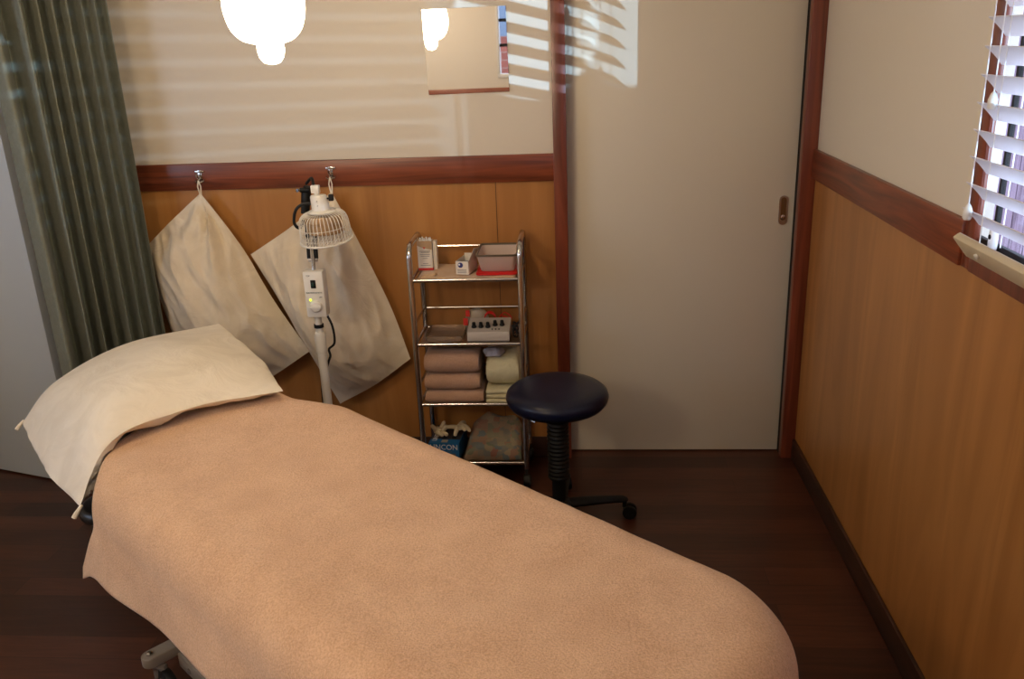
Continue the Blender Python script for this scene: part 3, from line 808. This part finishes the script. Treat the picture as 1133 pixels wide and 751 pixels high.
# plastic bag behind
b = MB()
def bag(u, v):
    a = 2*PI*u; h = v
    r = (1-.25*h+.12*noise.noise(V((math.cos(a)*2, math.sin(a)*2, h*4))))*(1 if h < .9 else (1-h)*6+.4)
    return V((-.385+.048*r*math.cos(a), 3.052+.022*r*math.sin(a), z2+.001+.088*h))
g = b.grid(bag, 32, 14)
tag(b.build('plastic_bag', 'bag', loc=(-.385, 3.05, z2), solid=.001), 'crumpled pale plastic bag behind the grey electronic unit', 'bag')
bg = bpy.data.objects['plastic_bag']
b = MB(); b.box((-.432, 3.018, z2+.035), (-.415, 3.021, z2+.062)); b.box((-.423, 3.027, z2+.066), (-.408, 3.030, z2+.09)); b.build('red_label', 'redprint', bg)
b = MB()
pts = [V((-.335+.022*math.cos(a)*(1+.1*math.sin(a*.3)), 3.045+.012*math.sin(a*.7), z2+.05+.026*math.sin(a))) for a in [i*.35 for i in range(90)]]
b.tube(pts, .0022, 5)
b.tube([(-.31, 3.05, z2+.04), (-.285, 3.055, z2+.07), (-.265, 3.05, z2+.066), (-.255, 3.05, z2+.05), (-.29, 3.045, z2+.062)], .002, 5, smooth=5)
b.tube([(-.34, 3.05, z2+.0065), (-.30, 3.06, z2+.0065), (-.31, 3.05, z2+.04)], .002, 5, smooth=5)
tag(b.build('electrode_leads', 'red', loc=(-.33, 3.045, z2)), 'coiled red leads behind the grey electronic unit', 'cable')
b = MB()
pts = [V((-.236+.010*math.cos(a*1.3), 2.985+.03*math.sin(a*.5), z2+.028+.022*math.sin(a))) for a in [i*.4 for i in range(70)]]
b.tube(pts, .0022, 5); b.tube([(-.236, 2.99, z2+.004), (-.236, 2.96, z2+.01), (-.226, 2.985, z2+.028)], .0022, 5)
tag(b.build('black_lead', 'rubber', loc=(-.236, 2.985, z2)), 'tangle of black lead right of the grey electronic unit', 'cable')
b = MB(); b.skin([[b.bm.verts.new(p) for p in rrect(-.495, 3.0, z2+z, wx, .14, .015)] for z, wx in ((0, .125), (.004, .135), (.022, .14))], caps=False)
b.bm.faces.new([v for v in b.bm.verts][:24])
tag(b.build('clear_tray', 'clear2', loc=(-.495, 3.0, z2), solid=.0015), 'shallow clear tray at the left of the second tier', 'tray')
# third tier folded towels
z3 = TZ[2]-.005+.0003
def folded(b, x0, x1, y0, y1, z0, z1, layers=2, seed=0, bulge=.006):
    """folded cloth: each layer a rounded U-fold facing the front"""
    h = (z1-z0)/layers
    for k in range(layers):
        za = z0+h*k+.0004; zb = za+h-.0008; r = (zb-za)/2
        nx = 26; rings = []
        for i in range(nx+1):
            x = x0+(x1-x0)*i/nx; en = 1-abs(2*i/nx-1)**10*.35
            w = .003*noise.noise(V((x*25, seed, k*3.3)))
            P = []
            for j in range(9):
                a = -PI/2+PI*j/8; P.append(V((x, y0+r*en-(r*en)*math.cos(a)+w, (za+zb)/2+r*en*math.sin(a))))
            for j in range(1, 9):
                P.append(V((x, y0+r+(y1-y0-r)*j/8, za+(zb-za)*(.5+.5*en)+ .004*noise.noise(V((x*14, j*.4, seed+k))) if k == layers-1 else zb)))
            for j in range(8, 0, -1):
                P.append(V((x, y0+r+(y1-y0-r)*j/8, za)))
            rings.append([b.bm.verts.new(p) for p in P])
        b.skin(rings)
hts = [(.000, .047, 0), (.048, .112, 1), (.1135, .200, 2)]
labs = ['flattest folded peach towel, bottom of the stack on the third tier', 'middle folded peach towel of the stack on the third tier', 'thickest folded peach towel, topmost of the stack on the third tier']
for (a, c, k) in hts:
    b = MB(); folded(b, TX0+.018+(.004 if k == 2 else 0), -.358-(.012 if k else 0), TY0+.012+(.004 if k == 1 else 0), TY1-.02, z3+a, z3+c, 1, k*5)
    tag(b.build('folded_towel', 'terry2', loc=((TX0-.36)/2, 3.0, z3+a)), labs[k], 'towel', 'peach towels stacked on the third tier')
b = MB(); folded(b, -.348, TX1-.018, TY0+.015, TY1-.02, z3, z3+.055, 3, 31)
tag(b.build('folded_cloth', 'yellow_cloth', loc=(-.285, 3.0, z3)), 'pale yellow cloth folded in layers at the bottom right of third tier', 'cloth', 'yellow cloths on the third tier')
b = MB(); folded(b, -.345, TX1-.020, TY0+.03, TY1-.02, z3+.056, z3+.175, 1, 37)
tag(b.build('folded_cloth', 'yellow_cloth', loc=(-.285, 3.0, z3+.056)), 'thick pale yellow cloth under the lilac cap on third tier', 'cloth', 'yellow cloths on the third tier')
b = MB()
def lil(u, v):
    a = 2*PI*u; f = v*PI*.5
    r = .045*math.cos(f)*(1+.1*math.sin(5*a)+.15*noise.noise(V((math.cos(a)*3, math.sin(a)*3, v*3))))
    return V((-.318+r*math.cos(a)*.85, 2.972+r*math.sin(a)*.9, z3+.1765+.026*math.sin(f)+.0))
b.grid(lil, 40, 14); tag(b.build('lilac_cap', 'lilac', loc=(-.318, 2.97, z3+.1765), solid=.0015), 'small crumpled pale lilac cloth cap on top of yellow cloth', 'cloth')
# bottom tier
z4 = TZ[3]-.005+.0003
gb = thing('glove_box', 'blue glove box with white lettering on the bottom tier', 'box', (-.51, 3.0, z4))
gR = rotz(-.08); gc = V((-.515, 3.0, z4))
def gq(x, y, z): return gc+gR @ V((x, y, z))
GX, GY, GZ = .058, .078, .072
b = MB()
b.prism([gq(-GX, -GY, 0), gq(GX, -GY, 0), gq(GX, GY, 0), gq(-GX, GY, 0)], (0, 0, GZ)); b.build('carton', 'bluebox', gb, smooth=False)
b = MB(); b.prism([gq(-GX+.0005, -GY+.035, GZ), gq(GX-.0005, -GY+.035, GZ), gq(GX-.0005, GY, GZ), gq(-GX+.0005, GY, GZ)], (0, 0, .0006)); tp_ = b.build('carton_top', 'darkcard', gb, smooth=False)
b = MB(); b.prism([gq(-.012, -GY+.008, GZ), gq(.012, -GY+.008, GZ), gq(.012, -GY+.03, GZ), gq(-.012, -GY+.03, GZ)], (0, 0, .0005)); b.build('label_patch', 'greyplastic', gb, smooth=False)
b = MB(); b.lathe(gq(.030, -GY+.05, GZ+.0006), [(.009, 0), (.009, .0005)], 16); b.build('printed_dot', 'black', gb)
xa, ya = gR @ V((1, 0, 0)), V((0, 0, 1))
text_mesh('LINCON', .030, frame_mtx(gq(0, -GY-.0004, .055), xa, ya), 'lettering', 'whiteprint', gb, sx=.95)
text_mesh('LINCON', .026, frame_mtx(gq(-.040, -.01, GZ+.001), gR @ V((0, 1, 0)), gR @ V((-1, 0, 0))), 'lettering', 'whiteprint', gb)
b = MB(); b.prism([gq(-.03, -GY-.0005, .008), gq(.045, -GY-.0005, .008), gq(.045, -GY-.0005, .030), gq(-.03, -GY-.0005, .030)], (0, .0004, 0))
b.prism([gq(-.035, -GY-.0005, .0355), gq(.03, -GY-.0005, .0355), gq(.03, -GY-.0005, .0375), gq(-.035, -GY-.0005, .0375)], (0, .0004, 0)); b.build('printed_panel', 'print', gb, smooth=False)
# gloves
def glove(base, fingers, body, label):
    b = MB()
    b.tube(body[0], body[1], 10, smooth=4) if False else None
    pts = catmull([V(p) for p in body[0]], 4); n = len(pts)
    rad = [body[1][0]+(body[1][1]-body[1][0])*i/(n-1) for i in range(n)]
    b.tube(pts, rad, 10)
    for f in fingers:
        P = catmull([V(p) for p in f], 4); n = len(P)
        b.tube(P, [.0095*(1-.25*i/(n-1)) if i < n-1 else .004 for i in range(n)], 8)
    tag(b.build('latex_glove', 'latex', loc=base), label, 'glove', 'latex gloves on the bottom tier')
zg = z4+GZ+.012
glove((-.54, 2.99, zg), [[(-.55, 3.0, zg), (-.525, 2.985, zg+.018), (-.515, 2.98, zg+.036)], [(-.55, 3.0, zg), (-.535, 3.0, zg+.024), (-.525, 3.0, zg+.044)], [(-.545, 2.99, zg), (-.522, 2.97, zg+.006), (-.510, 2.962, zg+.002)], [(-.55, 2.99, zg), (-.54, 2.965, zg+.008), (-.525, 2.955, zg+.004)], [(-.56, 3.0, zg), (-.565, 2.99, zg+.02), (-.575, 2.985, zg+.034)]],
      ([(-.565, 3.03, zg-.004), (-.555, 3.005, zg+.004), (-.54, 2.985, zg)], (.012, .019)), 'crumpled latex glove coming out of the blue glove box')
zg = z4+GZ+.034
glove((-.46, 3.0, zg-.02), [[(-.475, 2.99, zg), (-.495, 2.985, zg+.006), (-.520, 2.98, zg+.006)], [(-.465, 2.985, zg), (-.452, 2.975, zg+.006), (-.440, 2.968, zg-.004)], [(-.46, 2.99, zg), (-.442, 2.985, zg+.008), (-.424, 2.975, zg-.010)], [(-.475, 2.985, zg), (-.48, 2.97, zg-.012), (-.482, 2.965, zg-.024)]],
      ([(-.455, 3.03, zg+.0), (-.46, 3.01, zg+.004), (-.468, 2.99, zg)], (.011, .014)), 'latex glove with spread fingers between glove box and patterned cloth')
b = MB()
def pf(u, v):
    x = -.448+.222*u; 
    e = (1-abs(2*u-1)**6)
    prof = [(2.918, .002), (2.915, .030), (2.922, .052), (2.95, .066), (2.98, .085), (3.02, .112), (3.06, .128), (3.066, .10), (3.066, .003)]
    P = [V((0, y, z)) for y, z in prof]; q = spl(P, v)
    zz = q.z*(.55+.45*e)*(1+.16*noise.noise(V((u*4, v*5, 1)))) if .01 < v < .99 else q.z
    if u < .5: x = x+.03*(q.z/.12)*(1-2*u)*.6
    return V((x, q.y+.004*noise.noise(V((u*7, v*7, 4))), z4+max(zz, .0015)))
b.grid(pf, 40, 40)
tag(b.build('patterned_cloth', 'pattern', loc=(-.337, 3.0, z4), solid=.003, offs=-1), 'folded multicoloured patterned cloth at the right of bottom tier', 'cloth')

# ------------------------------------------------------------------ stool
SX, SY = -.078, 2.62
sl = thing('stool', 'round navy blue swivel stool on castors beside the trolley', 'stool', (SX, SY, 0))
b = MB(); b.lathe((SX, SY, .452), [(.135, 0), (.155, .006), (.166, .02), (.170, .034), (.166, .048), (.152, .060), (.12, .066), (.06, .0675), (.01, .068)], 64)
b.build('seat', 'vinyl', sl)
b = MB(); b.lathe((SX, SY, .438), [(.05, 0), (.06, .004), (.13, .010), (.13, .015)], 32); b.build('seat_plate', 'black', sl)
prof = []
nz = 34
for i in range(nz+1):
    z = .185+(.44-.185)*i/nz; prof.append((.034+(.0035 if i % 2 else 0), z-.185))
b = MB(); b.lathe((SX, SY, .185), prof, 28); b.build('bellows_sleeve', 'black', sl)
b = MB(); b.cyl((SX, SY, .085), (SX, SY, .19), .024, 20); b.build('column', 'black', sl)
b = MB(); b.tube([(SX, SY, .443), (SX-.05, SY-.05, .443), (SX-.085, SY-.075, .437), (SX-.07, SY-.09, .432)], .0035, 8, smooth=4); b.build('height_lever', 'steel', sl)
b = MB(); b.lathe((SX, SY, .058), [(.04, 0), (.045, .01), (.042, .035), (.028, .045)], 24); b.build('hub', 'black', sl)
for k in range(5):
    a = math.radians(13+72*k); e = V((math.cos(a), math.sin(a), 0)); tdir = V((-e.y, e.x, 0)); c0 = V((SX, SY, 0))
    b = MB(); 
    rings = []
    for f in (0, .25, .5, .75, .93, 1):
        r = .03+.212*f; w = .024-.007*f; hh = .017-.006*f; zc = .082-.010*f*f-(.002 if f == 1 else 0)
        if f == 1: w *= .6; hh *= .6
        ring = []
        for j in range(12):
            t = 2*PI*j/12; ring.append(b.bm.verts.new(c0+e*r+tdir*(w*math.cos(t))+V((0, 0, zc+hh*math.sin(t)))))
        rings.append(ring)
    b.skin(rings); b.build('base_arm', 'black', sl)
    sw = e*.93+tdir*(.3 if k % 2 else -.3); sw.normalize(); wt = V((-sw.y, sw.x, 0))
    q = c0+e*.236+sw*.014+V((0, 0, .025))
    b = MB()
    for s in (-1, 1):
        b.lathe(q+wt*(s*.013-.008), [(.015, 0), (.024, .002), (.025, .006), (.025, .012), (.022, .016)], 20, wt)
    cs = b.build('castor', 'black', sl)
    b = MB(); b.tube([c0+e*.232+V((0, 0, .076)), c0+e*.232+V((0, 0, .045)), q], [.007, .009, .006], 8); b.build('castor_stem', 'black', cs)

# ------------------------------------------------------------------ venetian blind
BX = XR-.044
vb = thing('venetian_blind', 'white venetian blind with tilted slats over the right window', 'blind', (BX, (WY0+WY1)/2, WZ1))
BY0, BY1 = WY0-.03, 1.785
zb = 1.205; pitch = .0515
slat_src = None
for k in range(15):
    z = 1.1785+pitch*k
    if z > WZ1-.0: break
    b = MB(); rings = []
    tl = math.radians(44); w = .05
    for y in (BY0, BY1):
        ring = []
        prof = []
        for j in range(7):
            f = j/6-.5; bow = .0022*(1-4*f*f)
            prof.append((f*w, bow))
        for j in range(6, -1, -1):
            f = j/6-.5; bow = .0022*(1-4*f*f)-.0022
            prof.append((f*w, bow))
        for a, c in prof:
            x = BX+a*math.cos(tl)-c*math.sin(tl)*-1; zz = z-a*math.sin(tl)+c*math.cos(tl)
            ring.append(b.bm.verts.new(V((x, y, zz))))
        rings.append(ring)
    b.skin(rings); b.build('slat', 'slat', vb)
b = MB()
tl = math.radians(52); 
b.box((BX-.027, BY0, zb-.045+.0), (BX+.027, BY1, zb-.029), .003, None); br_ = b
for v in b.bm.verts:
    dx, dz = v.co.x-BX, v.co.z-(zb-.03)
    a = math.radians(52); v.co.x = BX-.004+dx*math.cos(a)+dz*math.sin(a); v.co.z = (zb-.030)-dx*math.sin(a)+dz*math.cos(a)
rl = b.build('bottom_rail', 'blindrail', vb)
for y in (1.69, 1.25, .75):
    b = MB(); b.lathe((BX-.020, y, zb-.035), [(.006, 0), (.006, .005), (.003, .006)], 12, (-.8, 0, -.6)); b.build('plug', 'offwhite', rl)
b = MB()
for y in (1.69, 1.25, .75):
    for dx in (-.020, .020): 
        b = MB(); b.cyl((BX+dx, y, zb-.02), (BX+dx, y, WZ1), .0012, 5); b.build('ladder_cord', 'cord', vb)
b = MB(); b.box((BX-.03, BY0, WZ1-.01), (BX+.025, BY1, WZ1+.04), .003); b.build('head_rail', 'blindrail', vb)
def pull(x, y, z, zt, lab):
    b = MB(); b.cyl((x, y, z), (x, y, zt), .0013, 5); c = b.build('pull_cord', 'cord', vb)
    b = MB(); b.lathe((x, y, z-.030), [(.006, 0), (.0085, .004), (.0085, .018), (.005, .028), (.002, .032)], 14); b.build('cord_tassel', 'white', c)
pull(BX-.030, 1.735, 1.262, WZ1, ''); pull(BX-.028, 1.70, 1.475, WZ1, '')

# ------------------------------------------------------------------ light
def light(name, kind, loc, energy, color, **kw):
    d = bpy.data.lights.new(name, kind); d.energy = energy; d.color = color
    for k, v in kw.items(): setattr(d, k, v)
    o = bpy.data.objects.new(name, d); C.objects.link(o); o.location = loc
    return o
def aim(o, target):
    o.rotation_euler = (V(target)-V(o.location)).to_track_quat('-Z', 'Y').to_euler()
WARM = (1, .79, .56)
light('room_lamp', 'POINT', (-1.25, .15, 1.85), 38, WARM, shadow_soft_size=.11)
# glints of sun thrown in through the blind from outside
BL = (.42, .69, 1)
o = light('sun_glint', 'SPOT', (3.835, -4.02, .62), 3600, BL, spot_size=math.radians(3.3), spot_blend=.10, shadow_soft_size=.012); aim(o, (-.16, YB, 1.635))
o = light('sun_glint', 'SPOT', (3.40, -3.9, .35), 2300, BL, spot_size=math.radians(2.3), spot_blend=.15, shadow_soft_size=.012); aim(o, (.195, YB, 1.575))
o = light('sun_glint', 'SPOT', (4.6, -2.2, 1.42), 460, BL, spot_size=math.radians(14), spot_blend=.3, shadow_soft_size=.012); aim(o, (-1.05, YB, 1.48))
o = light('sun_glint', 'SPOT', (4.6, -2.2, 1.42), 1500, BL, spot_size=math.radians(2.2), spot_blend=.3, shadow_soft_size=.012); aim(o, (-1.87, 2.8, 1.62))
w = bpy.data.worlds.new('sky'); bpy.context.scene.world = w; w.use_nodes = True
bg = w.node_tree.nodes['Background']; bg.inputs[0].default_value = (.60, .74, 1, 1); bg.inputs[1].default_value = 6.0
o = light('sun', 'SUN', (0, 0, 6), 2.2, (1, .96, .92), angle=math.radians(.5)); o.rotation_euler = V((.6, -.1, -.8)).to_track_quat('-Z', 'Y').to_euler()

# ------------------------------------------------------------------ camera
yaw, pit, rol, f = 8.37259435e-02, 3.35049027e-01, -3.95091895e-02, 9.52117112e+02
fwd = V((-math.sin(yaw)*math.cos(pit), math.cos(yaw)*math.cos(pit), -math.sin(pit)))
right = V((math.cos(yaw), math.sin(yaw), 0)); up = right.cross(fwd)
r2 = right*math.cos(rol)+up*math.sin(rol); u2 = -right*math.sin(rol)+up*math.cos(rol)
cd = bpy.data.cameras.new('camera'); cam = bpy.data.objects.new('camera', cd); C.objects.link(cam)
cd.sensor_width = 36; cd.lens = f/1133*36; cd.clip_start = .02
m = Matrix(((r2.x, u2.x, -fwd.x, 0), (r2.y, u2.y, -fwd.y, 0), (r2.z, u2.z, -fwd.z, 1.6), (0, 0, 0, 1)))
cam.matrix_world = m
bpy.context.scene.camera = cam
sc = bpy.context.scene
sc.view_settings.view_transform = 'Standard'; sc.view_settings.look = 'None'
sc.view_settings.gamma = 1; sc.view_settings.use_curve_mapping = False
sc.view_settings.exposure = -.13
sc.cycles.max_bounces = 8
